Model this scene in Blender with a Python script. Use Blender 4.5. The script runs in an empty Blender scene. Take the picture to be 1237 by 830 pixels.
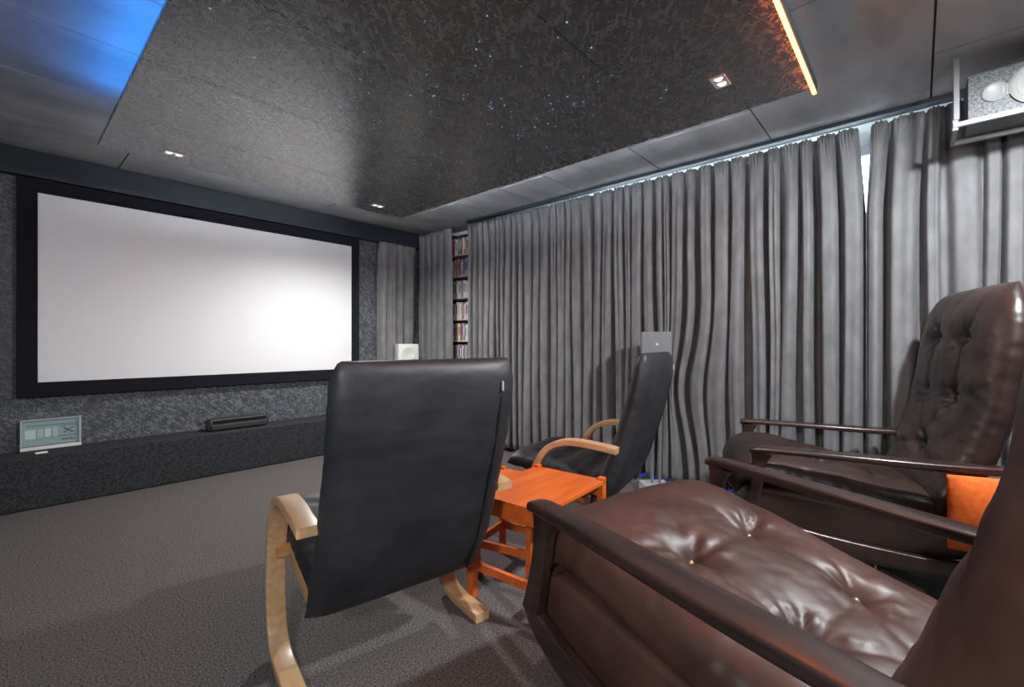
import bpy, bmesh, math, random
import numpy as np
from mathutils import Vector, Matrix, noise

SC = bpy.context.scene
COL = SC.collection
PI = math.pi
random.seed(11)

# ------------------------------------------------------------------ camera
# world: +X along the screen wall, +Y towards the screen wall, metres
YAW = math.radians(48.26)            # the lens looks 48 degrees right of +Y
FW = (math.sin(YAW), math.cos(YAW))
RT = (math.cos(YAW), -math.sin(YAW))
def rf(r, f):
    """metres to the right / in front of the tripod -> floor position"""
    return (r*RT[0]+f*FW[0], r*RT[1]+f*FW[1])
cam = bpy.data.cameras.new('camera')
cam.sensor_width = 36.0
cam.lens = 16.0
cam.shift_y = 0.0
cam.clip_start = 0.02
camo = bpy.data.objects.new('camera', cam); COL.objects.link(camo)
camo.location = (0, 0, 1.05)
camo.rotation_euler = (PI/2, 0, -YAW)
SC.camera = camo

# ------------------------------------------------------------------ world, lights, exposure
w = bpy.data.worlds.new('world'); SC.world = w; w.use_nodes = True
bg = w.node_tree.nodes['Background']
bg.inputs[0].default_value = (0.55, 0.75, 1.0, 1); bg.inputs[1].default_value = 1.0
SC.view_settings.view_transform = 'Standard'
SC.view_settings.look = 'None'
SC.view_settings.exposure = 0.0
SC.view_settings.gamma = 1.0
SC.view_settings.use_curve_mapping = False
SC.cycles.use_denoising = True
SC.cycles.max_bounces = 8
SC.cycles.sample_clamp_indirect = 6.0

def lamp(kind, name, loc, energy, color=(1, 1, 1), **kw):
    l = bpy.data.lights.new(name, kind); l.energy = energy; l.color = color
    for k, v in kw.items():
        setattr(l, k, v)
    o = bpy.data.objects.new(name, l); COL.objects.link(o); o.location = loc
    return o
KEY = (1.95, -0.48, 2.11)
FILL = (-0.84, -0.25, 1.55)
key_light = lamp('POINT', 'offscreen_bulb', KEY, 200, (.93, .97, 1.0), shadow_soft_size=0.05)
fill_light = lamp('POINT', 'offscreen_bulb', FILL, 105, (.94, .975, 1.0), shadow_soft_size=0.09)  # added fill light, not a ceiling fitting
day = lamp('AREA', 'daylight', (3.75, 1.2, 1.35), 420, (0.72, 0.9, 1.0), shape='RECTANGLE', size=4.4, size_y=2.0)
day.rotation_euler = (0, PI/2, 0)

# ------------------------------------------------------------------ helpers
def link(name, me, parent=None, mat=None):
    o = bpy.data.objects.new(name, me); COL.objects.link(o)
    if parent is not None: o.parent = parent
    if mat is not None: me.materials.append(mat)
    return o
def from_bm(name, bm, mat=None, parent=None, smooth=True, angle=0.6):
    me = bpy.data.meshes.new(name)
    bmesh.ops.recalc_face_normals(bm, faces=bm.faces)
    bm.to_mesh(me); bm.free()
    if smooth:
        me.polygons.foreach_set('use_smooth', [True]*len(me.polygons))
        try: me.set_sharp_from_angle(angle=angle)
        except Exception: pass
    return link(name, me, parent, mat)
def from_arrays(name, verts, faces, mat=None, parent=None, smooth=True):
    me = bpy.data.meshes.new(name)
    me.from_pydata([tuple(v) for v in verts], [], faces)
    bm = bmesh.new(); bm.from_mesh(me)
    bmesh.ops.recalc_face_normals(bm, faces=bm.faces); bm.to_mesh(me); bm.free()
    if smooth: me.polygons.foreach_set('use_smooth', [True]*len(me.polygons))
    me.update()
    return link(name, me, parent, mat)
def add_box(bm, c, s, bev=0.0, seg=2, rot=None):
    r = bmesh.ops.create_cube(bm, size=1.0)
    vs = r['verts']
    bmesh.ops.scale(bm, vec=s, verts=vs)
    if bev > 0:
        es = list({e for v in vs for e in v.link_edges})
        g = bmesh.ops.bevel(bm, geom=es, offset=bev, segments=seg, affect='EDGES', profile=0.5)
        vs = list({v for f in g['faces'] for v in f.verts} | {v for v in vs if v.is_valid})
    if rot is not None: bmesh.ops.rotate(bm, cent=(0, 0, 0), matrix=rot, verts=vs)
    bmesh.ops.translate(bm, vec=c, verts=vs)
    return vs
def box(name, lo, hi, mat, parent=None, bev=0.0, seg=2):
    bm = bmesh.new()
    c = [(a+b)/2 for a, b in zip(lo, hi)]; s = [abs(b-a) for a, b in zip(lo, hi)]
    add_box(bm, c, s, bev, seg)
    return from_bm(name, bm, mat, parent, smooth=bev > 0, angle=0.3 if seg < 3 else 0.35)
def add_cyl(bm, p0, p1, r0, r1=None, n=16, cap=True):
    r1 = r0 if r1 is None else r1
    p0 = Vector(p0); p1 = Vector(p1); d = p1-p0
    q = Vector((0, 0, 1)).rotation_difference(d.normalized())
    m = Matrix.Translation((p0+p1)/2) @ q.to_matrix().to_4x4()
    return bmesh.ops.create_cone(bm, cap_ends=cap, segments=n, radius1=r0, radius2=r1, depth=d.length, matrix=m)['verts']
def cyl(name, p0, p1, r0, mat, parent=None, r1=None, n=16):
    bm = bmesh.new(); add_cyl(bm, p0, p1, r0, r1, n)
    return from_bm(name, bm, mat, parent)
def lathe(name, prof, mat, parent=None, loc=(0, 0, 0), axis='z', n=32):
    """prof: (radius, height) pairs"""
    V, F = [], []
    for (r, h) in prof:
        for k in range(n):
            a = 2*PI*k/n
            x, y = r*math.cos(a), r*math.sin(a)
            p = (x, y, h) if axis == 'z' else ((-h, x, y) if axis == '-x' else (x, -h, y))
            V.append((p[0]+loc[0], p[1]+loc[1], p[2]+loc[2]))
    for i in range(len(prof)-1):
        for k in range(n):
            F.append((i*n+k, i*n+(k+1) % n, (i+1)*n+(k+1) % n, (i+1)*n+k))
    F.append(tuple(range(n))); F.append(tuple((len(prof)-1)*n+k for k in range(n)))
    o = from_arrays(name, V, F, mat, parent)
    try: o.data.set_sharp_from_angle(angle=0.7)
    except Exception: pass
    return o
def catmull(pts, per=8):
    P = [np.array(p, float) for p in pts]
    P = [2*P[0]-P[1]] + P + [2*P[-1]-P[-2]]
    out = []
    for i in range(1, len(P)-2):
        for k in range(per):
            t = k/per
            out.append(0.5*((2*P[i]) + (-P[i-1]+P[i+1])*t + (2*P[i-1]-5*P[i]+4*P[i+1]-P[i+2])*t*t
                            + (-P[i-1]+3*P[i]-3*P[i+1]+P[i+2])*t**3))
    out.append(P[-2])
    return out
def rr_section(w, t, r, n=3):
    """rounded rectangle ring, width w, thickness t"""
    out = []
    r = min(r, w/2*0.98, t/2*0.98)
    for (sx, sy, a0) in ((1, 1, 0), (-1, 1, PI/2), (-1, -1, PI), (1, -1, 1.5*PI)):
        for k in range(n+1):
            a = a0+PI/2*k/n
            out.append((sx*(w/2-r)+r*math.cos(a), sy*(t/2-r)+r*math.sin(a)))
    return out
def sweep(name, pts, width, thick, mat, parent=None, x0=0.0, per=8, rad=0.008, xs=None, smooth_path=True):
    """strip whose path lies in the y-z plane at x0; width (along x) and thick may be numbers or lists per path point"""
    n = len(pts)
    W = width if isinstance(width, (list, tuple)) else [width]*n
    T = thick if isinstance(thick, (list, tuple)) else [thick]*n
    X = xs if xs else [x0]*n
    ctrl = [(p[0], p[1], W[i], T[i], X[i]) for i, p in enumerate(pts)]
    path = catmull(ctrl, per) if smooth_path else [np.array(c) for c in ctrl]
    V, F = [], []; m = None
    for i, p in enumerate(path):
        a = path[max(i-1, 0)]; b = path[min(i+1, len(path)-1)]
        d = np.array([b[0]-a[0], b[1]-a[1]]); d /= np.linalg.norm(d)+1e-9
        nrm = (-d[1], d[0])
        sec = rr_section(p[2], p[3], rad)
        m = len(sec)
        for (sx, st) in sec:
            V.append((p[4]+sx, p[0]+nrm[0]*st, p[1]+nrm[1]*st))
    for i in range(len(path)-1):
        for k in range(m):
            F.append((i*m+k, i*m+(k+1) % m, (i+1)*m+(k+1) % m, (i+1)*m+k))
    F.append(tuple(range(m))); F.append(tuple((len(path)-1)*m+k for k in range(m)))
    o = from_arrays(name, V, F, mat, parent)
    try: o.data.set_sharp_from_angle(angle=0.8)
    except Exception: pass
    return o
def empty(name, loc, rz=0.0):
    o = bpy.data.objects.new(name, None); COL.objects.link(o)
    o.location = loc; o.rotation_euler = (0, 0, rz); o.empty_display_size = 0.1
    return o
def tag(o, label, cat, group=None, kind=None):
    o['label'] = label; o['category'] = cat
    if group: o['group'] = group
    if kind: o['kind'] = kind
    return o
def structure(o):
    o['kind'] = 'structure'; return o
def heading(facing_rf):
    """rotation that turns local +y to a direction given as (right, forward) of the tripod"""
    x = facing_rf[0]*RT[0]+facing_rf[1]*FW[0]; y = facing_rf[0]*RT[1]+facing_rf[1]*FW[1]
    return math.atan2(y, x)-PI/2

class Curve:
    def __init__(self, pts, per=12):
        self.p = np.array(catmull(pts, per)); d = np.linalg.norm(np.diff(self.p, axis=0), axis=1)
        self.s = np.concatenate([[0], np.cumsum(d)]); self.L = self.s[-1]
    def at(self, u):
        s = u*self.L
        i = min(max(int(np.searchsorted(self.s, s))-1, 0), len(self.p)-2)
        t = (s-self.s[i])/max(self.s[i+1]-self.s[i], 1e-9)
        p = self.p[i]*(1-t)+self.p[i+1]*t
        a = self.p[max(i-2, 0)]; b = self.p[min(i+3, len(self.p)-1)]
        d = b-a; d = d/np.linalg.norm(d)
        return p, d
def cushion(name, curve, half_w, thick, mat, parent, nu=56, nv=80, tufts=(), creases=(), expo=6.0, wfun=None,
            wrinkle=0.0, wr_scale=(9, 9), seed=0.0, flip=1, round_p=2.4, depth=0.045, sigma=0.035, post=None, thfun=None, shape_back=0.8, extra=None):
    """upholstered pad that follows a profile curve (y, z); tufts: (x, u) in metres / fraction of the profile"""
    V = []; idx = {}
    L = curve.L
    def prof(a): return max(0.0, 1-abs(a)**expo)**(1/round_p)
    for side in (1, -1):
        for j in range(nv+1):
            q = math.sin(PI/2*(2*j/nv-1)*0.999); q = 0.35*q+0.65*(2*j/nv-1)
            u = (q+1)/2
            for i in range(nu+1):
                if side == -1 and (i in (0, nu) or j in (0, nv)):
                    idx[(side, i, j)] = idx[(1, i, j)]; continue
                s = math.sin(PI/2*(2*i/nu-1)*0.999); s = 0.35*s+0.65*(2*i/nu-1)
                x = s*half_w*(wfun(u) if wfun else 1.0)
                t = thick*(thfun(u) if thfun else 1.0)
                n = t/2*prof(s)*prof(q)*(1.0 if side == 1 else shape_back)
                yy = u*L
                if side == 1:
                    edge = prof(s)*prof(q)
                    for k, (tx, tu) in enumerate(tufts):
                        dx, dy = x-tx, yy-tu*L
                        d = math.hypot(dx, dy)
                        th = math.atan2(dy, dx)
                        n -= depth*math.exp(-d/sigma)
                        n -= depth*0.35*math.exp(-(d/(sigma*2.6))**2)
                        n += 0.0065*math.cos(6*th+k*1.7+seed+2.2*math.sin(th*2+k))*math.exp(-((d-0.045)/0.032)**2)
                    for (ax, au, bx, bu, dep) in creases:
                        A = np.array((ax, au*L)); B = np.array((bx, bu*L)); P = np.array((x, yy))
                        ab = B-A; tt = float(np.clip(np.dot(P-A, ab)/np.dot(ab, ab), 0, 1))
                        c = A+ab*tt
                        # the crease bows a little
                        bow = 0.012*math.sin(PI*tt)
                        nn = np.array((-ab[1], ab[0]))/np.linalg.norm(ab)
                        dd = np.linalg.norm(P-c-nn*bow)
                        n -= dep*math.exp(-dd/0.013)*(0.25+0.75*math.sin(PI*min(max(tt, .12), .88)))
                    if extra: n += extra(x, yy, u, s, q)*edge
                if wrinkle:
                    e = prof(s)*prof(q)
                    ww = noise.noise(Vector((x*wr_scale[0]+seed, yy*wr_scale[1], side*3.1+seed)))
                    ww += 0.5*noise.noise(Vector((x*wr_scale[0]*2.3, yy*wr_scale[1]*2.1+seed, side*1.7)))
                    rn = noise.noise(Vector((x*wr_scale[0]*3.4+7, yy*wr_scale[1]*3.4+seed, side*2.9)))
                    ww += -0.55*max(0, 1-abs(rn)*7)*(0.4+0.6*abs(noise.noise(Vector((x*6, yy*6, seed)))))
                    n += wrinkle*ww*(0.25+0.75*e)
                p, d = curve.at(u)
                nrm = np.array((-d[1], d[0]))*flip
                v = [x, p[0]+nrm[0]*n*(1 if side == 1 else -1), p[1]+nrm[1]*n*(1 if side == 1 else -1)]
                if wrinkle and (abs(s) > 0.93 or abs(q) > 0.95):
                    wv = noise.noise(Vector((yy*30+seed, x*30, side*2.0)))*0.0035
                    v[0] += wv
                if post: v = post(v)
                idx[(side, i, j)] = len(V); V.append(v)
    F = []
    for side in (1, -1):
        for j in range(nv):
            for i in range(nu):
                f = [idx[(side, i, j)], idx[(side, i+1, j)], idx[(side, i+1, j+1)], idx[(side, i, j+1)]]
                f2 = []
                for a in f:
                    if a not in f2: f2.append(a)
                if len(f2) >= 3: F.append(f2)
    o = from_arrays(name, V, F, mat, parent)
    o['_n'] = 0; del o['_n']
    return o
def cushion_point(curve, x, u, off, flip=1):
    p, d = curve.at(u); nrm = np.array((-d[1], d[0]))*flip
    return [x, p[0]+nrm[0]*off, p[1]+nrm[1]*off]

# ------------------------------------------------------------------ materials
def mat(name, color=(.5, .5, .5), rough=0.6, metal=0.0, spec=0.5, **kw):
    m = bpy.data.materials.new(name); m.use_nodes = True
    b = m.node_tree.nodes['Principled BSDF']
    b.inputs['Base Color'].default_value = (*color, 1)
    b.inputs['Roughness'].default_value = rough
    b.inputs['Metallic'].default_value = metal
    b.inputs['Specular IOR Level'].default_value = spec
    for k, v in kw.items():
        b.inputs[k].default_value = v
    return m
def nodes(m): return m.node_tree.nodes, m.node_tree.links, m.node_tree.nodes['Principled BSDF']
def ramp(N, stops):
    r = N.new('ShaderNodeValToRGB'); e = r.color_ramp.elements
    e[0].position, e[0].color = stops[0][0], (*stops[0][1], 1)
    e[1].position, e[1].color = stops[-1][0], (*stops[-1][1], 1)
    for p, c in stops[1:-1]:
        x = e.new(p); x.color = (*c, 1)
    return r
def noisy(m, scale, c0, c1, detail=4, bump=0.0, stretch=(1, 1, 1), bscale=None, dist=0.01, coord='Object', lo=.35, hi=.65):
    N, L, B = nodes(m)
    tc = N.new('ShaderNodeTexCoord'); mp = N.new('ShaderNodeMapping'); mp.inputs['Scale'].default_value = stretch
    L.new(tc.outputs[coord], mp.inputs[0])
    n = N.new('ShaderNodeTexNoise'); n.inputs['Scale'].default_value = scale; n.inputs['Detail'].default_value = detail
    L.new(mp.outputs[0], n.inputs['Vector'])
    r = ramp(N, [(lo, c0), (hi, c1)]); L.new(n.outputs[0], r.inputs[0]); L.new(r.outputs[0], B.inputs['Base Color'])
    if bump:
        n2 = n
        if bscale:
            n2 = N.new('ShaderNodeTexNoise'); n2.inputs['Scale'].default_value = bscale; n2.inputs['Detail'].default_value = 3
            L.new(mp.outputs[0], n2.inputs['Vector'])
        b = N.new('ShaderNodeBump'); b.inputs['Strength'].default_value = bump; b.inputs['Distance'].default_value = dist
        L.new(n2.outputs[0], b.inputs['Height']); L.new(b.outputs[0], B.inputs['Normal'])
    return m
def emit(name, color, strength, base=(0, 0, 0)):
    m = mat(name, base, 0.6)
    b = m.node_tree.nodes['Principled BSDF']
    b.inputs['Emission Color'].default_value = (*color, 1); b.inputs['Emission Strength'].default_value = strength
    return m
def osb(name, dark, mid, light, rough=0.4, bump=0.25, scale=1.0, swap=False):
    """pressed strand board under dark paint: strands lie at several angles"""
    m = mat(name, mid, rough); N, L, B = nodes(m)
    tc = N.new('ShaderNodeTexCoord')
    outs = []
    for k, (ang, sx, sy) in enumerate(((0.35, 9, 46), (1.5, 8, 52), (2.5, 10, 40), (0.95, 7, 44))):
        mp = N.new('ShaderNodeMapping')
        mp.inputs['Scale'].default_value = (1, 1, 1)
        mp.inputs['Rotation'].default_value = (PI/2 if swap else 0, 0, 0)
        L.new(tc.outputs['Object'], mp.inputs[0])
        mq = N.new('ShaderNodeMapping'); mq.inputs['Rotation'].default_value = (0, 0, ang)
        L.new(mp.outputs[0], mq.inputs[0])
        ms = N.new('ShaderNodeMapping'); ms.inputs['Scale'].default_value = (sx*scale, sy*scale, 1)
        ms.inputs['Location'].default_value = (k*3.7, k*1.9, 0)
        L.new(mq.outputs[0], ms.inputs[0])
        # waviness
        nz = N.new('ShaderNodeTexNoise'); nz.inputs['Scale'].default_value = 7.0*scale; L.new(mp.outputs[0], nz.inputs['Vector'])
        ad = N.new('ShaderNodeMixRGB'); ad.blend_type = 'LINEAR_LIGHT'; ad.inputs[0].default_value = 0.9
        L.new(ms.outputs[0], ad.inputs[1]); L.new(nz.outputs['Color'], ad.inputs[2])
        v = N.new('ShaderNodeTexVoronoi'); v.voronoi_dimensions = '2D'; v.inputs['Scale'].default_value = 1.0
        L.new(ad.outputs[0], v.inputs['Vector'])
        s = N.new('ShaderNodeSeparateColor'); L.new(v.outputs['Color'], s.inputs[0])
        outs.append((s.outputs[0], v.outputs['Distance']))
    def mx(a, b, op):
        n = N.new('ShaderNodeMath'); n.operation = op; L.new(a, n.inputs[0])
        if isinstance(b, (int, float)): n.inputs[1].default_value = b
        else: L.new(b, n.inputs[1])
        return n.outputs[0]
    h = outs[0][0]
    for o in outs[1:]:
        h = mx(h, o[0], 'MAXIMUM')
    h2 = mx(outs[0][0], outs[1][0], 'MULTIPLY'); h2 = mx(h2, outs[2][0], 'ADD')
    h = mx(mx(h, 0.5, 'MULTIPLY'), mx(h2, 0.3, 'MULTIPLY'), 'ADD')
    # thin pale edges of strands
    ed = mx(outs[1][1], outs[3][1], 'MULTIPLY')
    r = ramp(N, [(0.38, dark), (0.66, mid), (0.80, light)]); L.new(h, r.inputs[0])
    nz = N.new('ShaderNodeTexNoise'); nz.inputs['Scale'].default_value = 55*scale; nz.inputs['Detail'].default_value = 5
    L.new(tc.outputs['Object'], nz.inputs['Vector'])
    r2 = ramp(N, [(0.60, (0, 0, 0)), (0.74, light)]); L.new(nz.outputs[0], r2.inputs[0])
    mm = N.new('ShaderNodeMixRGB'); mm.blend_type = 'ADD'; mm.inputs[0].default_value = 0.9
    L.new(r.outputs[0], mm.inputs[1]); L.new(r2.outputs[0], mm.inputs[2]); L.new(mm.outputs[0], B.inputs['Base Color'])
    b = N.new('ShaderNodeBump'); b.inputs['Strength'].default_value = bump; b.inputs['Distance'].default_value = 0.004
    hb = mx(h, mx(nz.outputs[0], 0.9, 'MULTIPLY'), 'ADD'); L.new(hb, b.inputs['Height']); L.new(b.outputs[0], B.inputs['Normal'])
    mr = N.new('ShaderNodeMapRange'); mr.inputs['From Min'].default_value = 0.3; mr.inputs['From Max'].default_value = 0.8
    mr.inputs['To Min'].default_value = rough*0.7; mr.inputs['To Max'].default_value = rough*1.6
    L.new(h, mr.inputs[0]); L.new(mr.outputs[0], B.inputs['Roughness'])
    return m
def wood(name, c0, c1, rough=0.4, stretch=(30, 2.0, 30), coat=0.0, axis=None):
    m = mat(name, c0, rough)
    noisy(m, 1.6, c0, c1, detail=5, stretch=stretch, bump=0.03)
    m.node_tree.nodes['Principled BSDF'].inputs['Coat Weight'].default_value = coat
    m.node_tree.nodes['Principled BSDF'].inputs['Coat Roughness'].default_value = 0.2
    return m

M = {}
M['carpet'] = noisy(mat('carpet', (.1, .1, .1), 0.95, spec=.15), 150, (.040, .036, .035), (.200, .182, .176), detail=10, bump=0.14, bscale=360, dist=0.004, lo=.33, hi=.67)
M['ceiling'] = noisy(mat('dark_grey_concrete', (.1, .1, .1), 0.75), 2.2, (.30, .30, .305), (.42, .415, .42), detail=8, stretch=(1, 2.5, 1), bump=0.06, bscale=40)
M['joint'] = mat('joint_shadow_gap', (.02, .02, .022), 0.9)
M['osb_slab'] = osb('black_strand_board', (.006, .006, .008), (.012, .012, .014), (.085, .085, .092), rough=0.19, bump=0.24, scale=2.8)
_b = M['osb_slab'].node_tree.nodes['Principled BSDF']; _b.inputs['IOR'].default_value = 2.6; _b.inputs['Coat Weight'].default_value = .6; _b.inputs['Coat Roughness'].default_value = .3
M['osb_wall'] = osb('slate_strand_board', (.03, .035, .043), (.06, .068, .08), (.15, .165, .18), rough=0.5, bump=0.25, scale=3.0, swap=True)
M['black_paint'] = mat('navy_black_paint', (.010, .014, .022), 0.6)
M['dark_wall'] = mat('dark_wall_paint', (.05, .05, .055), 0.8)
M['ledge'] = noisy(mat('ledge_carpet', (.03, .03, .03), 0.95, spec=.2), 90, (.018, .019, .022), (.05, .052, .058), detail=5, bump=0.3, dist=.004)
M['screen'] = mat('white_projection_cloth', (.78, .79, .81), 0.48, spec=0.5)
M['velvet'] = mat('black_velvet', (.012, .012, .017), 0.95, spec=.15)
M['white_plaster'] = mat('white_plaster', (.75, .77, .78), 0.7)
M['win_frame'] = mat('white_window_frame', (.8, .8, .8), 0.4)
def curtain_mat(name, c):
    m = mat(name, c, 0.95, spec=.1)
    c0 = tuple(x*.86 for x in c); c1 = tuple(x*1.14 for x in c)
    noisy(m, 14, c0, c1, detail=3, stretch=(1, 1, .5))
    B = m.node_tree.nodes['Principled BSDF']
    B.inputs['Sheen Weight'].default_value = 0.08; B.inputs['Sheen Roughness'].default_value = 0.4
    return m
M['curtain'] = curtain_mat('grey_velour', (.185, .185, .19))
M['leather'] = noisy(mat('brown_leather', (.05, .03, .025), 0.46, spec=.45), 5, (.042, .017, .0125), (.078, .034, .025), detail=5, bump=0.10, bscale=320, dist=.0015)
M['leather_dark'] = noisy(mat('dark_brown_leather', (.03, .02, .018), 0.36, spec=.55), 5, (.022, .012, .010), (.042, .023, .019), detail=5, bump=0.10, bscale=320, dist=.0015)
M['black_leather'] = noisy(mat('black_leatherette', (.012, .012, .014), 0.5, spec=.45), 6, (.020, .021, .025), (.033, .034, .039), detail=4, bump=0.08, bscale=420, dist=.001)
M['black_seam'] = mat('black_seam', (.006, .006, .008), 0.6)
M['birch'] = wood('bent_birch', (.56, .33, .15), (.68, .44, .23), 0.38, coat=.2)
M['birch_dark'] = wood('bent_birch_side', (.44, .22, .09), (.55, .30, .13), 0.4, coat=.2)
M['dark_wood'] = wood('dark_rosewood', (.018, .010, .009), (.045, .022, .017), 0.3, coat=.35)
M['orange'] = wood('orange_stained_wood', (.60, .11, .012), (.76, .165, .022), 0.45, stretch=(14, 1.6, 14))
M['orange_fabric'] = noisy(mat('orange_fabric', (.75, .13, .012), 0.85), 60, (.68, .11, .01), (.82, .16, .016), bump=.15, bscale=500, dist=.002)
M['peach'] = mat('peach_leather', (.80, .36, .18), 0.5)
M['maroon'] = mat('dark_red_paper', (.12, .02, .02), 0.6)
M['brass'] = mat('brass_button', (.45, .30, .18), 0.35, metal=.8)
M['chrome'] = mat('chrome', (.8, .8, .82), 0.18, metal=1.0)
M['steel'] = mat('pale_lacquered_steel', (.24, .245, .25), 0.35, metal=.35)
M['white_plastic'] = mat('white_plastic', (.78, .78, .76), 0.4)
M['cream_plastic'] = mat('grey_white_plastic', (.62, .63, .60), 0.45)
M['speaker_grey'] = noisy(mat('speckled_grey_laminate', (.3, .32, .33), 0.55), 95, (.03, .035, .04), (.15, .16, .165), detail=5, stretch=(1, 1, 1.6))
M['rim_grey'] = mat('pale_grey_rim', (.24, .245, .24), 0.45)
M['cone'] = mat('pale_cone', (.62, .64, .64), 0.5)
M['dark_plastic'] = mat('charcoal_plastic', (.03, .031, .034), 0.4)
M['grey_box'] = mat('grey_speaker_cabinet', (.19, .20, .21), 0.5)
M['grille'] = noisy(mat('black_speaker_cloth', (.02, .02, .02), 0.9), 300, (.012, .012, .013), (.035, .035, .037))
M['stone'] = mat('pale_grey_block', (.42, .43, .45), 0.7)
M['shelf'] = wood('pale_pine', (.62, .42, .24), (.74, .54, .34), 0.5)
M['tan'] = mat('tan_plywood', (.34, .20, .12), 0.6)
M['glass_panel'] = mat('frosted_glass_panel', (.30, .42, .44), 0.12, spec=.6)
M['pale_green'] = mat('pale_green_print', (.50, .68, .62), 0.4)
M['pale_aqua'] = mat('pale_aqua_print', (.42, .52, .53), 0.4)
M['ink'] = mat('slate_ink', (.05, .065, .085), 0.5)
M['silver'] = mat('brushed_silver', (.72, .73, .74), 0.3, metal=.6)
M['led_orange'] = emit('orange_led', (1.0, 0.17, 0.012), 70)
M['led_blue'] = emit('blue_led', (0.02, 0.28, 1.0), 34)
M['led_floor'] = emit('deep_blue_led', (0.01, 0.09, 1.0), .4)
M['star'] = emit('fibre_star', (0.25, 0.5, 1.0), 1.3)
M['bulb'] = emit('small_halogen', (1.0, 0.95, 0.9), 1.5, (.6, .6, .6))
g = mat('clear_glass', (1, 1, 1), 0.02); g.node_tree.nodes['Principled BSDF'].inputs['Transmission Weight'].default_value = 1.0
M['glass'] = g

# ------------------------------------------------------------------ the room
X0, XW, Y0, Y1, ZC = -1.0, 3.52, -2.6, 4.45, 2.335
XC = 3.25
structure(box('floor', (X0-.1, Y0-.1, -.1), (XW+.1, Y1+.1, 0), M['carpet']))
structure(box('wall_left', (X0-.1, Y0-.1, 0), (X0, Y1, ZC), M['dark_wall']))
structure(box('wall_back', (X0, Y0-.1, 0), (XW, Y0, ZC), M['dark_wall']))
wf = structure(box('wall_front', (X0, Y1, 0), (XW+.1, Y1+.1, ZC), M['osb_wall']))
# right wall with a wide window opening behind the curtains
WY0, WY1, WZ0, WZ1 = -0.9, 3.2, .35, 2.27
bm = bmesh.new()
for lo, hi in (((XW, Y0, 0), (XW+.1, WY0, ZC)), ((XW, WY1, 0), (XW+.1, Y1, ZC)),
               ((XW, WY0, 0), (XW+.1, WY1, WZ0)), ((XW, WY0, WZ1), (XW+.1, WY1, ZC))):
    add_box(bm, [(a+b)/2 for a, b in zip(lo, hi)], [b-a for a, b in zip(lo, hi)])
structure(from_bm('wall_right', bm, M['white_plaster'], smooth=False))
bm = bmesh.new()
for yy in (WY0+.03, (WY0+WY1)/2, WY1-.03):
    add_box(bm, (XW+.05, yy, (WZ0+WZ1)/2), (.06, .06, WZ1-WZ0))
for zz in (WZ0+.03, WZ1-.03):
    add_box(bm, (XW+.05, (WY0+WY1)/2, zz), (.058, WY1-WY0, .06))
win = structure(from_bm('window_1', bm, M['win_frame'], smooth=False))
for k, (a, b) in enumerate(((WY0+.06, (WY0+WY1)/2-.03), ((WY0+WY1)/2+.03, WY1-.06))):
    box('pane', (XW+.047, a, WZ0+.06), (XW+.053, b, WZ1-.06), M['glass'], win)
structure(box('trim_1', (3.34, -2.5, ZC-.008), (XW, 3.2, ZC-.001), M['white_plaster']))

# ceiling: recessed backing with separate shuttered boards standing proud of the joints
ceil = structure(box('ceiling', (X0-.1, Y0-.1, ZC+.006), (XW+.1, Y1+.1, ZC+.1), M['joint']))
rows = [Y0-.1, -1.9, -1.3, -.72, -.05, .69, 1.42, 2.146, 2.60, 3.16, 3.78, Y1+.1]
gap = .004
for k in range(len(rows)-1):
    off = 0.57 + (0.0 if k % 2 == 0 else 0.73)
    xs = [X0-.1]
    x = off-1.46*2
    while x < XW+.1:
        if x > X0: xs.append(x)
        x += 1.46
    xs.append(XW+.1)
    for i in range(len(xs)-1):
        dz = random.uniform(-.0008, .0008)
        c = ((xs[i]+xs[i+1])/2, (rows[k]+rows[k+1])/2, 0)
        me = box('ceiling_board', (xs[i]+gap, rows[k]+gap, ZC+dz), (xs[i+1]-gap, rows[k+1]-gap, ZC+.008), M['ceiling'], ceil, bev=.002, seg=1)
# dark header over the screen and the long low ledge below it
structure(box('trim_2', (X0, Y1-.07, 2.158), (XW, Y1, ZC), M['black_paint'], bev=.004))
structure(box('trim_3', (X0, 4.163, 0), (3.2, Y1, .335), M['ledge'], bev=.012))

# ------------------------------------------------------------------ projection screen
sx0, sx1, sz0, sz1 = .160, 2.434, .788, 2.066
ox0, ox1, oz0, oz1 = .063, 2.512, .69, 2.155
scr = tag(empty('projection_screen', ((sx0+sx1)/2, Y1, oz0)), 'wide white projection screen in a black velvet frame on the wall', 'screen')
scr_l = scr.location
def rel(p, o): return tuple(a-b for a, b in zip(p, o))
def lbox(name, lo, hi, m, par, bev=0.0):
    o = box(name, rel(lo, par.location), rel(hi, par.location), m, par, bev); return o
lbox('screen_cloth', (sx0-.01, Y1-.028, sz0-.01), (sx1+.01, Y1-.02, sz1+.01), M['screen'], scr)
lbox('frame_rail', (ox0, Y1-.05, sz1), (ox1, Y1-.001, oz1), M['velvet'], scr, .004)
lbox('frame_rail', (ox0, Y1-.05, oz0), (ox1, Y1-.001, sz0), M['velvet'], scr, .004)
lbox('frame_stile', (ox0, Y1-.0495, sz0), (sx0, Y1-.001, sz1), M['velvet'], scr, .004)
lbox('frame_stile', (sx1, Y1-.0495, sz0), (ox1, Y1-.001, sz1), M['velvet'], scr, .004)

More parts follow.
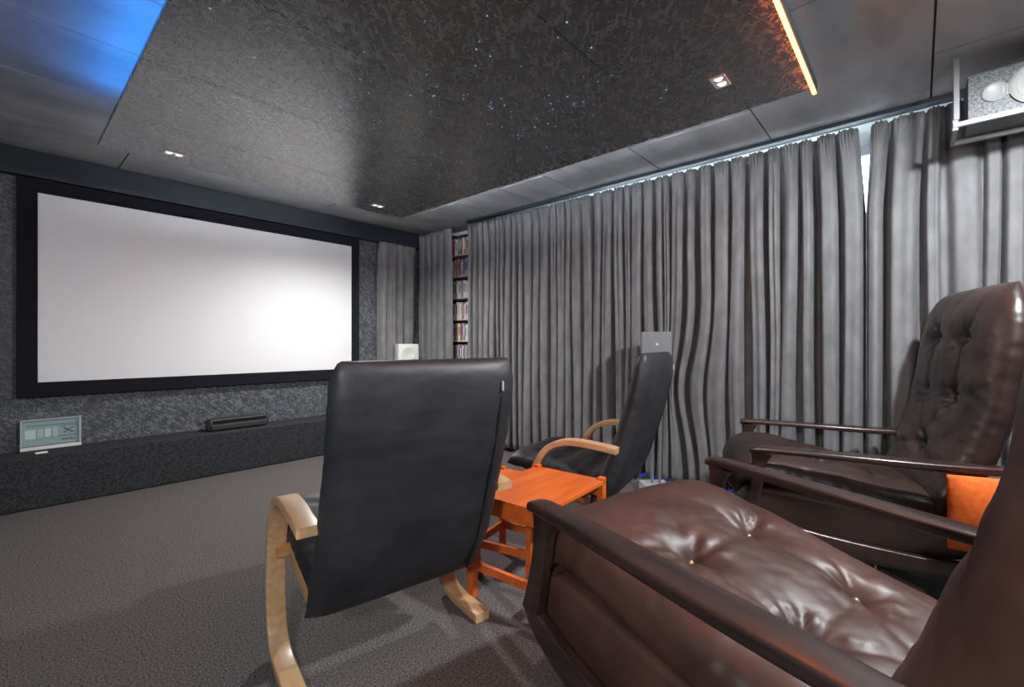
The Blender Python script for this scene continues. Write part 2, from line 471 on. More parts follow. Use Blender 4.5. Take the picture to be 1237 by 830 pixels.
# ------------------------------------------------------------------ suspended ceiling slab
SZ = 1.05+1.12
slab = tag(empty('suspended_ceiling_panel', (1.37, 1.9, SZ)), 'large suspended black strand board ceiling panel with edge lighting', 'ceiling panel')
SX0, SX1, SY0, SY1 = .362, 2.375, .333, 3.465
ys = [SY0, .967, 1.62, 2.272, 2.925, SY1]
for i in range(5):
    lbox('board', (SX0, ys[i]+.0012, SZ), (SX1, ys[i+1]-.0012, SZ+.022), M['osb_slab'], slab, .0015)
for (a, b) in ((.9, .95), (1.85, 1.9)):
    lbox('batten', (a, SY0+.1, SZ+.0225), (b, SY1-.1, ZC-.001), M['black_paint'], slab)
# light strips
def tube_y(name, pts, r, m, par):
    bm = bmesh.new(); add_cyl(bm, rel(pts[0], par.location), rel(pts[1], par.location), r, n=10)
    return from_bm(name, bm, m, par)
lbox('strip_carrier', (SX0+.02, SY0+.002, SZ-.0128), (SX1-.001, SY0+.010, SZ-.0005), M['silver'], slab)
lbox('strip_profile', (SX0, SY0-.004, SZ-.020), (SX1, SY0-.0005, SZ+.022), M['black_paint'], slab)
led = lbox('orange_light_strip', (SX0+.02, SY0, SZ-.026), (SX1-.001, SY0+.012, SZ-.013), M['led_orange'], slab)
led['label'] = 'glowing orange light strip'
led = lbox('blue_light_strip', (SX0+.010, SY0+.1, SZ+.0225), (SX0+.028, 3.05, SZ+.032), M['led_blue'], slab)
led['label'] = 'glowing blue light strip on top of the left edge'
M['led_fill'] = emit('cool_white_fill_led', (.80, .89, 1.0), 150)  # for unseen strips added to brighten the ceiling around the panel
lbox('added_fill_strip', (SX1-.035, SY0+.3, SZ+.0225), (SX1-.025, SY1-.05, SZ+.030), M['led_fill'], slab)
lbox('added_fill_strip', (SX0+.3, SY1-.035, SZ+.0225), (SX1-.05, SY1-.025, SZ+.030), M['led_fill'], slab)
# fibre stars
bm = bmesh.new(); rnd = random.Random(5)
for k in range(150):
    if k < 110:
        cx, cy = rnd.choice(((1.25, 1.75), (1.55, 1.6), (1.6, 1.25), (1.9, 1.35), (1.35, 2.2), (1.75, 2.1)))
        x, y = rnd.gauss(cx, .2), rnd.gauss(cy, .22)
    else:
        x, y = rnd.uniform(SX0+.1, SX1-.1), rnd.uniform(SY0+.1, SY1-.2)
    if not (SX0+.05 < x < SX1-.05 and SY0+.05 < y < SY1-.05): continue
    r = rnd.choice((.0016, .002, .0026, .0036))
    add_cyl(bm, rel((x, y, SZ-.0015), slab.location), rel((x, y, SZ+.0002), slab.location), r, n=6)
st = from_bm('fibre_stars', bm, M['star'], slab, smooth=False); st['kind'] = 'stuff'; st['label'] = 'tiny blue fibre optic stars'
# recessed downlights: pale rectangular plates with two small lamps
def downlight(px, py, rz, label, power=0):
    s = SZ-1.05
    f = s*550/(416-py); r = (px-618.5)/550*f
    x, y = rf(r, f)
    t = tag(empty('downlight', (x, y, SZ), rz), label, 'downlight', 'downlights in the suspended panel')
    bm = bmesh.new(); w, d = .10, .062
    for (cx, cy, sx, sy) in ((0, d/2-.005, w, .01), (0, -d/2+.005, w, .01), (w/2-.005, 0, .01, d-.02), (-w/2+.005, 0, .01, d-.02), (0, 0, .008, d-.02)):
        add_box(bm, (cx, cy, -.004), (sx, sy, .007), .0015, 1)
    from_bm('plate', bm, M['silver'], t)
    box('backing', (-w/2+.008, -d/2+.008, -.0025), (w/2-.008, d/2-.008, -.0006), M['ink'], t)
    for sx in (-1, 1):
        lathe('bulb', [(.0, -.0075), (.010, -.0075), (.016, -.005), (.019, -.0024)], M['bulb'], t, (sx*.0235, 0, 0), n=16)
    if power:
        l = lamp('SPOT', 'halogen_beam', (0, 0, -.03), power, (1, .98, .95), spot_size=2.9, spot_blend=.9, shadow_soft_size=.03); l.parent = t
    return t
downlight(210, 186, 0.0, 'pale rectangular downlight in black panel, nearest the screen left side')
downlight(456, 249, 0.0, 'pale rectangular downlight at the far corner of the black panel by curtains', 165)
downlight(870, 98.5, 0.0, 'pale rectangular downlight beside the orange glowing edge of the black panel')

# ------------------------------------------------------------------ curtains
def curtain(name, y_from, y_to, label, seed, axis='y', base=XC-.01, ztop=2.283, zbot=.045, pleat=.088, amp=.10, edge0=None, edge1=None, bulge=None, group='dark grey curtains'):
    rnd = random.Random(seed)
    L = abs(y_to-y_from)
    cuts = [0.0]
    while cuts[-1] < L: cuts.append(cuts[-1]+pleat*rnd.uniform(.55, 1.5))
    sc_ = L/cuts[-1]; cuts = [c*sc_ for c in cuts]
    n_p = len(cuts)-1
    sh = [rnd.uniform(2.0, 14.0) for _ in range(n_p+1)]
    dp = [rnd.uniform(.45, 1.3) for _ in range(n_p+1)]
    dr = [rnd.uniform(-.35, .35) for _ in range(n_p+1)]
    per = 22; nz = 40
    V, F = [], []
    sign = 1 if y_to > y_from else -1
    cols = n_p*per+1
    for j in range(nz+1):
        tz = j/nz
        for c in range(cols):
            k, q = divmod(c, per); q /= per
            if k >= n_p: k, q = n_p-1, 1.0
            a, b = cuts[k], cuts[k+1]
            z = ztop+(zbot-ztop)*tz
            # valleys at pleat borders, deeper or shallower along the height
            val = abs(math.cos(PI*q))
            e0 = sh[k]*(1-q)+sh[k+1]*q
            dd = dp[k]*(1-q)+dp[k+1]*q
            fade = 0.55+0.45*min(1, tz*5)
            prof = (val**e0)*dd
            mid = 0.18*math.sin(2*PI*(q*2+dr[k]))*(.5+.5*math.sin(tz*3+k))
            depth = amp*fade*(prof*1.25-mid*.35)
            if tz < .03:                      # gathered heading
                depth = depth*.6+.010*math.sin(c*1.9)
            s = a+(b-a)*q
            u = s/L
            lat = (.014*math.sin(k*1.7+tz*2.6+seed)*min(1, tz*2)+.010*noise.noise(Vector((k*.9+seed, tz*2.2, 0))))*min(1, u*14, (1-u)*14)
            ss = s+lat
            if edge0: ss += edge0(z)*max(0, 1-u*L/.35)
            if edge1: ss -= edge1(z)*max(0, 1-(1-u)*L/.35)
            yv = y_from+sign*ss
            d = base+depth+.006*noise.noise(Vector((s*5+seed, tz*3, 2)))
            if bulge:
                by, bz = bulge(yv, z); d += by; yv += bz
            zz = z+(.004*math.sin(c*.13) if j == nz else 0)+(.004*math.sin(c*1.1) if j == 0 else 0)
            V.append((d, yv, zz) if axis == 'y' else (yv, d, zz))
    for j in range(nz):
        for c in range(cols-1):
            F.append((j*cols+c, j*cols+c+1, (j+1)*cols+c+1, (j+1)*cols+c))
    o = from_arrays(name, V, F, M['curtain'])
    md = o.modifiers.new('thickness', 'SOLIDIFY'); md.thickness = .003; md.offset = 0
    return tag(o, label, 'curtain', group)
def pull(yv, z):
    # the cloth is pushed around the loudspeaker stand and sweeps aside below it
    a = math.exp(-((yv-1.36)/.20)**2)*math.exp(-((z-.75)/.40)**2)
    b = math.exp(-((yv-1.18)/.22)**2)*max(0.0, min(1.0, (1.1-z)/.6))
    c = math.exp(-((yv-1.17)/.17)**2)*math.exp(-((z-.72)/.36)**2)
    return (.05*a-.02*c, .09*c)
curtain('curtain', 3.53, .2268, 'long dark grey pleated curtain between the disc shelves and the bright gap', 3, pleat=.085,
        edge1=lambda z: .030*max(0, min(1, (z-1.80)/.47)), bulge=pull)
curtain('curtain', .2290, -2.45, 'paler grey curtain right of the bright gap, behind the tufted recliner', 8, pleat=.115, amp=.095,
        edge0=lambda z: .030*max(0, min(1, (z-1.80)/.47)))
curtain('curtain', 4.36, 3.79, 'narrow dark grey curtain between far corner and disc shelves', 5, pleat=.095, amp=.065, ztop=2.30)
curtain('curtain', 2.73, 3.20, 'light grey flat pleated curtain beside the screen wall, behind white loudspeaker', 9, axis='x', base=4.345, pleat=.12, amp=.06, ztop=2.157, zbot=.345)
rail = tag(box('curtain_rail', (XC-.02, -2.5, 2.312), (XC+.03, 3.53, ZC-.001), M['black_paint']), 'thin dark curtain rail along the ceiling above long curtains', 'curtain rail')
# blue glowing strip on the floor behind the curtains
fl = tag(box('floor_light_strip', (3.40, -.2, 0.0), (3.425, 2.4, .03), M['led_floor']), 'deep blue light strip on the floor under the curtain hem', 'light strip')

# ------------------------------------------------------------------ disc shelves in the curtain gap
bx0, bx1 = 3.37, 3.512
bc = tag(empty('bookcase', (3.42, 3.78, 0)), 'tall pine shelf of disc cases between two grey curtains', 'bookcase')
by0, by1 = 3.58, 3.985
tops = [2.035, 1.800, 1.560, 1.320, 1.085, .850, .615]
lbox('upright', (bx0, by0-.018, 0), (bx1, by0, 2.29), M['black_paint'], bc)
lbox('upright', (bx0, by1, 0), (bx1, by1+.018, 2.29), M['black_paint'], bc)
lbox('back_panel', (bx1-.006, by0, 0), (bx1, by1, 2.29), M['black_paint'], bc)
for z in tops: lbox('shelf', (bx0, by0, z-.016), (bx1-.006, by1, z), M['shelf'], bc, .002)
cols = {'white': (.75, .75, .74), 'red': (.5, .06, .05), 'black': (.03, .03, .035), 'silver': (.5, .52, .55), 'blue': (.10, .2, .42),
        'purple': (.25, .14, .33), 'orange': (.65, .27, .08), 'teal': (.18, .38, .40), 'brown': (.22, .12, .08), 'cream': (.7, .62, .5)}
cm = {k: mat('case_'+k, v, .35) for k, v in cols.items()}
ordn = ['first', 'second', 'third', 'fourth', 'fifth', 'sixth', 'seventh', 'eighth', 'ninth', 'tenth', 'eleventh', 'twelfth', 'thirteenth', 'fourteenth']
tiers = ['top', 'second', 'third', 'fourth', 'fifth', 'sixth']
pal = [['cream', 'teal', 'red', 'black', 'silver', 'white', 'blue', 'teal', 'red', 'brown', 'white', 'purple', 'orange', 'cream'],
       ['purple', 'brown', 'white', 'red', 'cream', 'black', 'silver', 'purple', 'red', 'white', 'purple', 'blue', 'purple', 'silver'],
       ['cream', 'red', 'silver', 'white', 'teal', 'silver', 'white', 'silver', 'blue', 'silver', 'white', 'silver', 'cream', 'white'],
       ['purple', 'brown', 'silver', 'white', 'silver', 'white', 'cream', 'silver', 'white', 'silver', 'purple', 'white', 'silver', 'white'],
       ['white', 'silver', 'white', 'blue', 'white', 'orange', 'white', 'silver', 'brown', 'white', 'blue', 'silver', 'white', 'silver'],
       ['orange', 'silver', 'blue', 'blue', 'white', 'blue', 'silver', 'orange', 'blue', 'white', 'teal', 'blue', 'silver', 'blue']]
proto_case = None
for t in range(6):
    y = 3.955; n = 0; z = tops[t]
    while y > 3.64 and n < 14:
        th = random.uniform(.016, .029); hh = random.uniform(.165, .192); dx = random.uniform(0, .010)
        c = pal[t][n]
        o = box('disc_case', (-.05, -th/2+.0006, 0), (.048, th/2-.0006, hh), cm[c], bev=.0012, seg=1)
        o.location = (bx0+.052+dx, y-th/2, z+.0005)
        tag(o, f'{c} disc case, {ordn[n]} from the left on the {tiers[t]} pine shelf', 'disc case', f'disc cases on the {tiers[t]} shelf')
        lb = box('spine_label', (-.0504, -th*.32, hh*.3), (-.0500, th*.32, hh*.82), cm[random.choice(list(cm))], o)
        y -= th; n += 1

# ------------------------------------------------------------------ things along the screen wall
# low horizontal centre loudspeaker
def R_z(a): return Matrix.Rotation(a, 3, 'Z')
cs = tag(empty('centre_speaker', (1.335, 4.31, .335), .02), 'black centre loudspeaker bar lying on the ledge below the screen', 'loudspeaker')
V = []; prof_ = [(-.052, .006), (.05, 0), (.056, .085), (.03, .098), (-.045, .092), (-.062, .05)]
bm = bmesh.new()
ring = []
for xx in (-.215, .215):
    ring.append([bm.verts.new((xx, p[0], p[1])) for p in prof_])
for k in range(6):
    bm.faces.new((ring[0][k], ring[0][(k+1) % 6], ring[1][(k+1) % 6], ring[1][k]))
bm.faces.new(ring[0]); bm.faces.new(ring[1])
bmesh.ops.bevel(bm, geom=bm.edges[:], offset=.004, segments=2, affect='EDGES')
from_bm('cabinet', bm, M['dark_plastic'], cs)
gr = box('grille', (-.205, -.004, -.03), (.205, 0.004, .03), M['grille'], cs, .002)
gr.location = (0, -.057, .062); gr.rotation_euler = (.5, 0, 0)
gr2 = box('grille', (-.205, -.004, -.016), (.205, 0.004, .016), M['grille'], cs, .002)
gr2.location = (0, -.060, .030); gr2.rotation_euler = (-.22, 0, 0)
for sx in (-1, 1): box('end_cap', (sx*.222-.006, -.05, .012), (sx*.222+.006, .046, .084), M['dark_plastic'], cs, .004)
# glass-fronted panel standing on the ledge
gp = tag(empty('glass_panel', (.226, Y1-.03, .335)), 'small pale glass panel with a dark X mark standing on the ledge under the screen', 'display panel')
w2, h2 = .147, .205
box('panel_glass', (-w2+.006, -.004, .028), (w2-.006, .012, h2-.006), M['glass_panel'], gp)
bm = bmesh.new()
add_box(bm, (0, 0, h2-.003), (2*w2, .03, .006)); add_box(bm, (-w2+.003, 0, h2/2+.012), (.006, .03, h2-.03)); add_box(bm, (w2-.006, 0, h2/2+.012), (.012, .03, h2-.03))
from_bm('frame', bm, M['silver'], gp, smooth=False)
box('base_bar', (-w2-.001, -.02, 0), (w2+.001, .018, .022), M['white_plastic'], gp, .003)
for (a, b, z0, z1, m_) in ((-.125, -.075, .075, .135, 'pale_green'), (-.068, -.040, .080, .135, 'pale_aqua'), (-.033, -.004, .080, .140, 'pale_green'), (.006, .030, .078, .142, 'pale_aqua')):
    box('print_block', (a, -.0055, z0), (b, -.0042, z1), M[m_], gp)
for s in (-1, 1):
    st_ = box('x_stroke', (-.031, -.0012, -.0028), (.031, .0012, .0028), M['ink'], gp)
    st_.location = (.083, -.0058, .118); st_.rotation_euler = (0, s*.62, 0)
for z0, a, b in ((.160, -.12, .125), (.078, -.03, .125), (.148, .04, .125)):
    box('print_line', (a, -.0052, z0), (b, -.0042, z0+.0035), M['ink'], gp)
bm = bmesh.new()
for k in range(5): add_box(bm, (.055+k*.014, -.0048, .055), (.009, .0012, .010))
from_bm('small_print', bm, M['ink'], gp, smooth=False)['kind'] = 'stuff'
bt = tag(box('cable_piece', (-.03, -.012, 0), (.03, .012, .012), M['white_plastic'], bev=.004), 'tiny white cable piece lying on the ledge in front of the glass panel', 'cable piece')  # loose white bit of cable, drawn as a plain rounded bar
bt.location = (.17, 4.24, .336); bt.rotation_euler = (0, 0, .15)
# white loudspeaker in the far corner
ws = tag(empty('loudspeaker', (2.99, 4.24, .335), math.radians(-18)), 'white loudspeaker standing on the ledge in the far corner by the curtains', 'loudspeaker')
box('cabinet', (-.115, -.09, .0), (.115, .055, .71), M['cream_plastic'], ws, .014, 3)
lathe('driver_ring', [(.062, .0), (.08, .0), (.082, .006), (.072, .009), (.064, .004)], M['cream_plastic'], ws, (0, -.090, .60), '-y')
lathe('cone', [(.0, .002), (.02, .005), (.024, .002), (.062, .004), (.063, .0)], M['cone'], ws, (0, -.0905, .60), '-y')
lathe('driver_ring', [(.062, .0), (.08, .0), (.082, .006), (.072, .009), (.064, .004)], M['cream_plastic'], ws, (0, -.090, .38), '-y')
lathe('cone', [(.0, .002), (.02, .005), (.024, .002), (.062, .004), (.063, .0)], M['cone'], ws, (0, -.0905, .38), '-y')

# ------------------------------------------------------------------ loudspeaker hanging from the ceiling (top right)
hs_x, hs_y = 2.86, -.129
br = tag(empty('ceiling_bracket', (hs_x, hs_y, ZC)), 'pale metal ceiling bracket with a rail carrying the grey loudspeaker', 'bracket')
zr = 2.02
box('hanger', (-.008, -.010, zr+.035-ZC), (.008, .010, -.001), M['steel'], br, .002)
box('front_rail', (-.012, -.62, zr-ZC), (.006, .012, zr+.022-ZC), M['steel'], br, .002)
box('back_rail', (.24, -.62, zr-ZC), (.258, .012, zr+.022-ZC), M['steel'], br, .002)
box('cross_bar', (.006, -.006, zr+.002-ZC), (.24, .010, zr+.018-ZC), M['steel'], br, .002)
box('cross_bar', (.006, -.60, zr+.002-ZC), (.24, -.584, zr+.018-ZC), M['steel'], br, .002)
box('hanger', (-.008, -.610, zr+.022-ZC), (.008, -.592, -.001), M['steel'], br, .002)
bm = bmesh.new(); add_box(bm, (0, .004, zr+.012-ZC), (.012, .022, .05), .003, 1); from_bm('joint_clip', bm, M['steel'], br)
hs = tag(empty('hanging_loudspeaker', (hs_x+.012, hs_y-.035, zr+.0225)), 'speckled grey loudspeaker lying sideways on the ceiling bracket at top right', 'loudspeaker')
box('cabinet', (.018, -.50, 0), (.225, 0, .200), M['dark_plastic'], hs, .004)
box('baffle', (0, -.50, 0), (.018, -.002, .200), M['speaker_grey'], hs, .002)
lathe('port_ring', [(.024, 0), (.040, 0), (.041, .006), (.036, .009), (.026, .003)], M['rim_grey'], hs, (-.001, -.085, .100), '-x')
lathe('port_hole', [(0, .001), (.0245, .001), (.025, .003), (.024, .0)], M['dark_plastic'], hs, (-.001, -.085, .100), '-x')
box('port_bridge', (-.006, -.15, .075), (0, -.105, .125), M['rim_grey'], hs, .002)
lathe('woofer_ring', [(.066, 0), (.088, 0), (.09, .010), (.082, .014), (.068, .006)], M['rim_grey'], hs, (-.001, -.215, .100), '-x', n=48)
lathe('cone', [(0, .012), (.02, .010), (.026, .003), (.066, .008), (.067, 0)], M['rim_grey'], hs, (-.001, -.215, .100), '-x', n=48)
lathe('woofer_ring', [(.066, 0), (.088, 0), (.09, .010), (.082, .014), (.068, .006)], M['rim_grey'], hs, (-.001, -.40, .100), '-x', n=48)
lathe('cone', [(0, .012), (.02, .010), (.026, .003), (.066, .008), (.067, 0)], M['rim_grey'], hs, (-.001, -.40, .100), '-x', n=48)

# ------------------------------------------------------------------ loudspeaker on a stand behind the second chair
px_, py_ = rf(1.005, 3.19)
rzs = heading((0.05, -1))+PI
stn = tag(empty('speaker_stand', (px_, py_, 0), rzs), 'speaker stand with thin twin rods on a pale block by the curtains', 'speaker stand')
box('base_block', (-.09, -.085, 0), (.09, .085, .072), M['stone'], stn, .004)
for sx in (-.022, .03): cyl('rod', (sx, 0, .072), (sx, 0, .80), .010, M['grey_box'], stn, n=12)
box('top_plate', (-.08, -.08, .80), (.08, .08, .812), M['grey_box'], stn, .003)
sp = tag(empty('satellite_speaker', (px_, py_, .8125), rzs-.28), 'dark grey box loudspeaker on a thin stand behind the side-facing chair', 'loudspeaker')
box('cabinet', (-.098, -.10, 0), (.098, .10, .318), M['grey_box'], sp, .005)
lathe('badge', [(0, .005), (.007, .005), (.010, 0)], M['silver'], sp, (.002, -.100, .232), '-y', n=16)

# ------------------------------------------------------------------ bentwood lounge chairs with black padded shells
def bent_chair(r, f, facing, label):
    x, y = rf(r, f)
    t = tag(empty('bentwood_armchair', (x, y, 0), heading(facing)), label, 'armchair', 'bentwood armchairs with black pads')
    back = Curve([(.075, .245), (.045, .31), (-.015, .43), (-.085, .63), (-.135, .81), (-.170, 1.005)])
    seat = Curve([(.56, .405), (.50, .415), (.36, .392), (.18, .352), (.05, .318)])
    def puff(x, yy, u, s, q): return .006*math.sin(yy*42)*(1-abs(s)**3)
    sc = cushion('seat_pad', seat, .285, .105, M['black_leather'], t, nu=36, nv=56, expo=8, wrinkle=.010, wr_scale=(5, 16), seed=3.1, flip=-1, extra=puff, round_p=2.2)
    bc_ = cushion('back_pad', back, .292, .110, M['black_leather'], t, nu=48, nv=90, expo=9, wrinkle=.0045, wr_scale=(3, 9), seed=1.3, flip=-1, round_p=2.0, extra=puff, shape_back=1.0, thfun=lambda u: 1.0-.12*u, wfun=lambda u: 1-.11*(1-math.sqrt(max(0.0, 1-max(0.0, (u-.88)/.12)**2))))
    # zip seam down the back near the right edge
    pts = [cushion_point(back, 0, .06+.80*k/10, -.0515*(1-.12*(.06+.80*k/10)), -1) for k in range(11)]
    sm = sweep('zip_seam', [(p[1], p[2]) for p in pts], .006, .010, M['black_seam'], bc_, x0=.222, rad=.003)
    p = cushion_point(back, .222, .90, -.0505, -1)
    bm = bmesh.new(); add_box(bm, (p[0], p[1], p[2]), (.007, .008, .032), .002, 1, None)
    zp = from_bm('zip_pull', bm, M['silver'], bc_)
    for sx in (-1, 1):
        nm = 'arm_frame'
        arm = [(-.062, .548), (.0, .556), (.12, .566), (.21, .560), (.29, .525), (.345, .455), (.380, .36), (.392, .25), (.390, .16), (.372, .085), (.33, .038), (.26, .019), (.17, .0175), (.08, .0175)]
        a = sweep(nm, arm, [.062]*14, [.030]*5+[.032]*4+[.034]*5, M['birch'], t, x0=(.337 if sx > 0 else -.314), per=8, rad=.005)
        # seat rail under the pad
        rail_ = [(.50, .338), (.36, .325), (.24, .298), (.12, .268)]
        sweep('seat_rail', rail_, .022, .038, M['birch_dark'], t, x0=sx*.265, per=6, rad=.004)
        # stubs that carry the rail from the arm frame
        bm = bmesh.new(); add_box(bm, (sx*.287, .372, .34), (.062, .03, .045), .003, 1)
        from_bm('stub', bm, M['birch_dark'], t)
    for (yy, zz) in ((.45, .315), (.17, .262)):
        bm = bmesh.new(); add_box(bm, (0, yy, zz), (.508, .045, .020), .003, 1)
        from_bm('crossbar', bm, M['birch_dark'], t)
    return t
bent_chair(-.33, 1.452, (-.607, .795), 'black padded bentwood armchair with its back to us, beside orange tables')
bent_chair(.600, 2.425, (-.859, .512), 'black padded bentwood armchair turned sideways between orange table and curtains')

# ------------------------------------------------------------------ nest of orange tables
def side_table(name, corner, u, v, W, D, H, label, apron=True, leg=.032, peg=.012):
    """corner: back-left leg as (r, f); u along the back edge, v towards the back (both in tripod axes)"""
    cx = corner[0]+u[0]*W/2-v[0]*D/2; cy = corner[1]+u[1]*W/2-v[1]*D/2
    x, y = rf(cx, cy)
    t = tag(empty(name, (x, y, 0), heading(v)), label, 'side table', 'orange nesting tables')
    W2, D2 = W/2, D/2
    box('tabletop', (-W2+.002, -D2+.002, H-.018), (W2-.002, D2-.002, H), M['orange'], t, .003)
    for sx in (-1, 1):
        for sy in (-1, 1):
            box('leg', (sx*(W2-.002)-(leg if sx > 0 else 0), sy*(D2+.001)-(leg if sy > 0 else 0), 0),
                (sx*(W2-.002)+(leg if sx < 0 else 0), sy*(D2+.001)+(leg if sy < 0 else 0), H+peg if sy > 0 and (apron or sx < 0) else H-.0185), M['orange'], t, .003)
    if apron:
        for sy in (-1, 1):
            box('apron', (-W2+leg, sy*(D2-.014)-.009, H-.072), (W2-leg, sy*(D2-.014)+.009, H-.0185), M['orange'], t, .002)
    else:
        box('apron', (-W2+leg, D2-.023, H-.06), (W2-leg, D2-.005, H-.0185), M['orange'], t, .002)
    for sx in ((1,) if apron else (-1, 1)):
        box('stretcher', (sx*(W2-.018)-.009, -D2+leg, .128), (sx*(W2-.018)+.009, D2-leg, .162), M['orange'], t, .002)
    for sy in (-1, 1):
        box('stretcher', (-W2+leg, sy*(D2-.016)-.009, .122), (W2-leg, sy*(D2-.016)+.009, .156), M['orange'], t, .002)
    return t
u1 = (.785, -.619); v1 = (.619, .785)
T1 = side_table('side_table', (.122, 2.276), u1, v1, .385, .50, .44, 'larger orange wooden side table in front of the tufted recliner')
u2 = (.883, -.469); v2 = (.469, .883)
T2 = side_table('side_table', (-.055, 2.315), u2, v2, .30, .27, .4185, 'smaller orange wooden table tucked behind the larger orange table', apron=False, leg=.028)
# ------------------------------------------------------------------ tufted leather recliners
def recliner(r, f, facing, label, lift=0.0, tilt=0.0, seed=0.0, hi=0.0, fwd=.05, skin='leather'):
    x, y = rf(r, f)
    t = tag(empty('recliner', (x, y, 0), heading(facing)), label, 'recliner', 'brown leather recliners')
    ct, st_ = math.cos(tilt), math.sin(tilt)
    def body(p):
        yy, zz = p[1]+.35, p[2]-.45
        return [p[0], yy*ct-zz*st_-.35, yy*st_+zz*ct+.45+lift]
    def b2(pts): return [(body((0, a, b))[1], body((0, a, b))[2]) for a, b in pts]
    seat = Curve([(.085, .385), (.072, .43), (.03, .468), (-.06, .474), (-.25, .438), (-.48, .392), (-.70, .37)])
    back = Curve([(a+fwd, b) for a, b in ((-.66, .40), (-.745, .50), (-.815, .68), (-.858, .88), (-.885, 1.08), (-.905, 1.22), (-.925, 1.285+hi))])
    tu = [(-.13, .44), (.13, .44), (-.13, .74), (.13, .74)]
    cr = [(-.13, .44, -.13, .74, .012), (.13, .44, .13, .74, .012), (-.13, .44, .13, .44, .006), (-.13, .74, .13, .74, .006),
          (-.13, .44, -.30, .33, .008), (.13, .44, .30, .33, .008), (-.13, .74, -.30, .66, .006), (.13, .74, .30, .66, .006),
          (-.13, .74, .0, .92, .008), (.13, .74, .0, .92, .008), (-.13, .44, -.05, .22, .008), (.13, .44, .07, .22, .008)]
    s = cushion('seat_cushion', seat, .345, .19, M[skin], t, nu=84, nv=100, tufts=tu, creases=cr, expo=5.0, wrinkle=.007,
                wr_scale=(7, 7), seed=seed, flip=-1, depth=.040, sigma=.026, post=body, round_p=2.2)
    tb = [(-.13, .50), (.13, .50), (-.13, .76), (.13, .76), (-.0, .24)]
    cb = [(-.13, .50, -.13, .76, .010), (.13, .50, .13, .76, .010), (-.13, .50, .13, .50, .006), (-.13, .5, .0, .24, .009), (.13, .5, .0, .24, .009),
          (-.13, .5, -.28, .52, .008), (.13, .5, .28, .52, .008), (-.13, .76, -.22, .92, .005), (.13, .76, .22, .92, .005), (0, .24, -.28, .15, .008), (0, .24, .28, .15, .008)]
    def wb(u): 
        k = max(0.0, (u-.72)/.28)
        return 0.90+.10*min(1, u*3)-.30*k**2.6
    b = cushion('back_cushion', back, .385, .165, M[skin], t, nu=84, nv=104, tufts=tb, creases=cb, expo=4.0, wrinkle=.007,
                wr_scale=(6, 8), seed=seed+4.2, flip=-1, depth=.040, sigma=.026, wfun=wb, post=body, round_p=2.2)
    for (par, cv, lst, th) in ((s, seat, tu, .19), (b, back, tb[:4], .165)):
        for (bx, bu) in lst:
            p = body(cushion_point(cv, bx, bu, th/2-.042, -1))
            bm = bmesh.new(); bmesh.ops.create_uvsphere(bm, u_segments=12, v_segments=8, radius=.0085)
            bmesh.ops.translate(bm, vec=p, verts=bm.verts)
            bo = from_bm('button', bm, M['brass'], par)
    sweep('seat_base', b2([(.045, .385), (.0, .36), (-.12, .335), (-.32, .31), (-.55, .29), (-.72, .295)]), .715, [.08, .13, .16, .17, .16, .11], M[skin], t, per=6, rad=.02)
    for sx in (-1, 1):
        xs_ = sx*.385
        arm = [(.035, .592), (.0, .597), (-.12, .597), (-.30, .594), (-.50, .590), (-.70, .588), (-.83, .592), (-.88, .600)]
        sweep('armrest', b2(arm), [.052, .060, .068, .080, .086, .074, .054, .046], [.024, .026, .026, .026, .028, .030, .028, .024], M['dark_wood'], t, x0=xs_, per=8, rad=.010)
        sweep('front_post', b2([(-.012, .584), (-.004, .54), (.004, .46), (.018, .38), (.030, .322)]), [.040, .036, .034, .036, .038], [.085, .055, .050, .054, .060], M['dark_wood'], t, x0=xs_-sx*.002, per=5, rad=.009)
        sweep('side_rail', b2([(.045, .33), (.0, .298), (-.09, .262), (-.22, .236), (-.40, .215), (-.60, .205), (-.76, .225)]), .034, [.036, .058, .068, .07, .07, .06, .040], M['dark_wood'], t, x0=xs_-sx*.004, per=6, rad=.008)
        sweep('rear_post', b2([(-.74, .225), (-.80, .36), (-.845, .50), (-.865, .585)]), .032, [.05, .048, .046, .05], M['dark_wood'], t, x0=xs_-sx*.004, per=5, rad=.008)
    for (yy, zz) in ((-.16, .215), (-.55, .165)):
        p = body((0, yy, zz)); bm = bmesh.new(); add_box(bm, p, (.735, .06, .028), .004, 1)
        from_bm('cross_rail', bm, M['dark_wood'], t)
    # swivel base
    lathe('pedestal', [(.0, .04), (.05, .04), (.05, .07), (.022, .085), (.022, .19+lift), (.10, .205+lift), (.10, .222+lift), (0, .222+lift)], M['dark_plastic'], t, (0, -.36, 0), n=24)
    for k in range(4):
        a = PI/4+k*PI/2
        bm = bmesh.new(); add_box(bm, (.19, 0, .035), (.30, .07, .07), .012, 2)
        for v in bm.verts:
            if v.co.x > .2 and v.co.z > .04: v.co.z -= (v.co.x-.2)*.22
        bmesh.ops.rotate(bm, cent=(0, 0, 0), matrix=Matrix.Rotation(a, 3, 'Z'), verts=bm.verts)
        bmesh.ops.translate(bm, vec=(0, -.36, 0), verts=bm.verts)
        from_bm('foot', bm, M['tan'], t)
    cyl('lever', (-.16, -.47, .20+lift), (-.165, -.465, .055+lift), .006, M['chrome'], t, n=10)
    return t
def centre(a, b): return ((a[0]+b[0])/2, (a[1]+b[1])/2)
cA = centre((1.055, 1.951), (1.378, 2.672))
cC = centre((.0647, 1.128), (.716, 1.580))
recliner(cA[0], cA[1], (-.913, .408), 'tufted dark brown leather recliner by the curtains with an orange cushion', 0.0, 0.0, 0.4, skin='leather_dark')
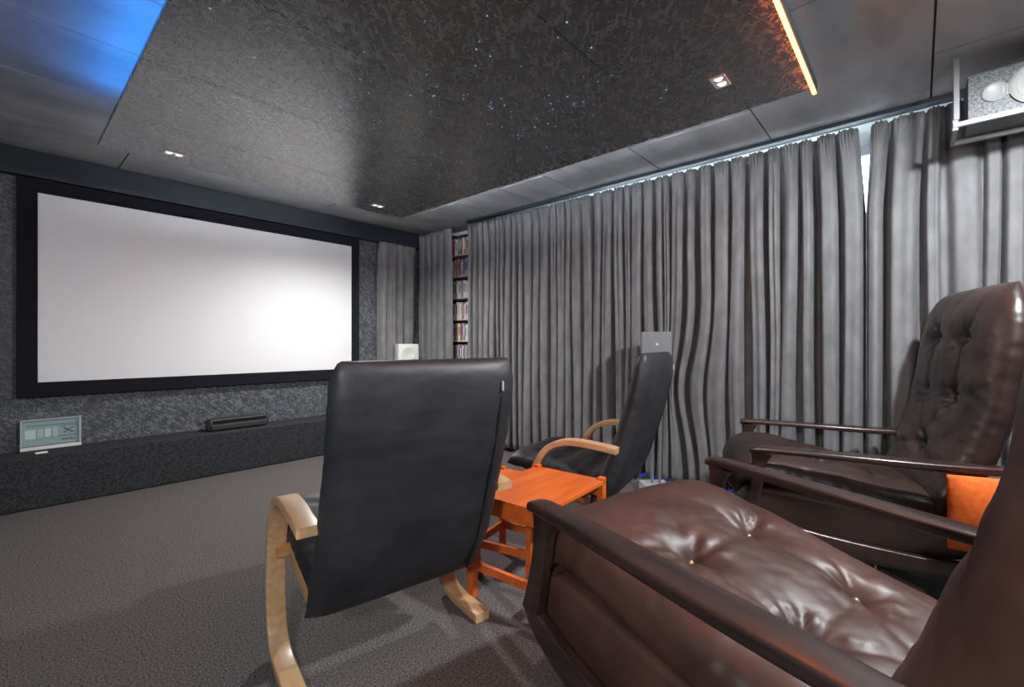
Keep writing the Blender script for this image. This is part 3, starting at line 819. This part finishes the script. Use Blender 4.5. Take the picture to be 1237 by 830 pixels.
recliner(cC[0], cC[1], (-.57, .822), 'tufted brown leather recliner nearest to us, its front arm beside orange table', .030, .045, 7.7, 0.0, .035)

# orange scatter cushion wedged beside the far recliner's left arm
def scatter(cx, cy, cz, facing, tiltx, label):
    x, y = rf(cx, cy)
    bm = None
    crv = Curve([(0, -.135), (0, -.045), (0, .045), (0, .135)])
    o = cushion('scatter_cushion', crv, .16, .10, M['orange_fabric'], None, nu=30, nv=26, expo=2.4, round_p=1.6, wrinkle=.004, seed=2.2, shape_back=1.0)
    o.location = (x, y, cz); o.rotation_euler = (tiltx, 0, heading(facing)+PI/2)
    return tag(o, label, 'cushion')
def local_rf(c, facing, x, y):
    rv = (facing[1], -facing[0]); return (c[0]+rv[0]*x+facing[0]*y, c[1]+rv[1]*x+facing[1]*y)
qx = local_rf(cA, (-.913, .408), -.452, -.76)
scatter(qx[0], qx[1], .44, (-.913, .408), 0.0, 'orange fabric cushion wedged between the two recliners under the far armrest')

# ------------------------------------------------------------------ lamps out of view: ceiling lamp, added fill lamp
t = tag(empty('ceiling_lamp', (KEY[0], KEY[1], ZC)), 'round white ceiling lamp behind the viewer, near the curtain side', 'ceiling lamp')
lathe('canopy', [(0, -.03), (.05, -.03), (.06, -.002), (0, -.002)], M['white_plastic'], t, n=24)
cyl('stem', (0, 0, -.105), (0, 0, -.03), .008, M['white_plastic'], t)
lathe('added_shade', [(.006, -.100), (.10, -.120), (.18, -.222), (.184, -.222), (.103, -.116), (.006, -.096)], M['white_plastic'], t, n=32)  # opaque shade added to keep the bulb's light off the ceiling
key_light.parent = t; key_light.location = rel(KEY, t.location)
t = tag(empty('fill_lamp', (FILL[0], FILL[1], 0)), 'added white fill lamp, unseen behind the viewer, beside the left wall', 'fill lamp')  # invented lamp, added to fill the left side and ceiling with light
lathe('base', [(0, 0), (.13, 0), (.13, .015), (.02, .03), (0, .03)], M['white_plastic'], t, n=24)
cyl('pole', (0, 0, .03), (0, 0, FILL[2]-.1), .010, M['white_plastic'], t)
fill_light.parent = t; fill_light.location = rel(FILL, t.location)
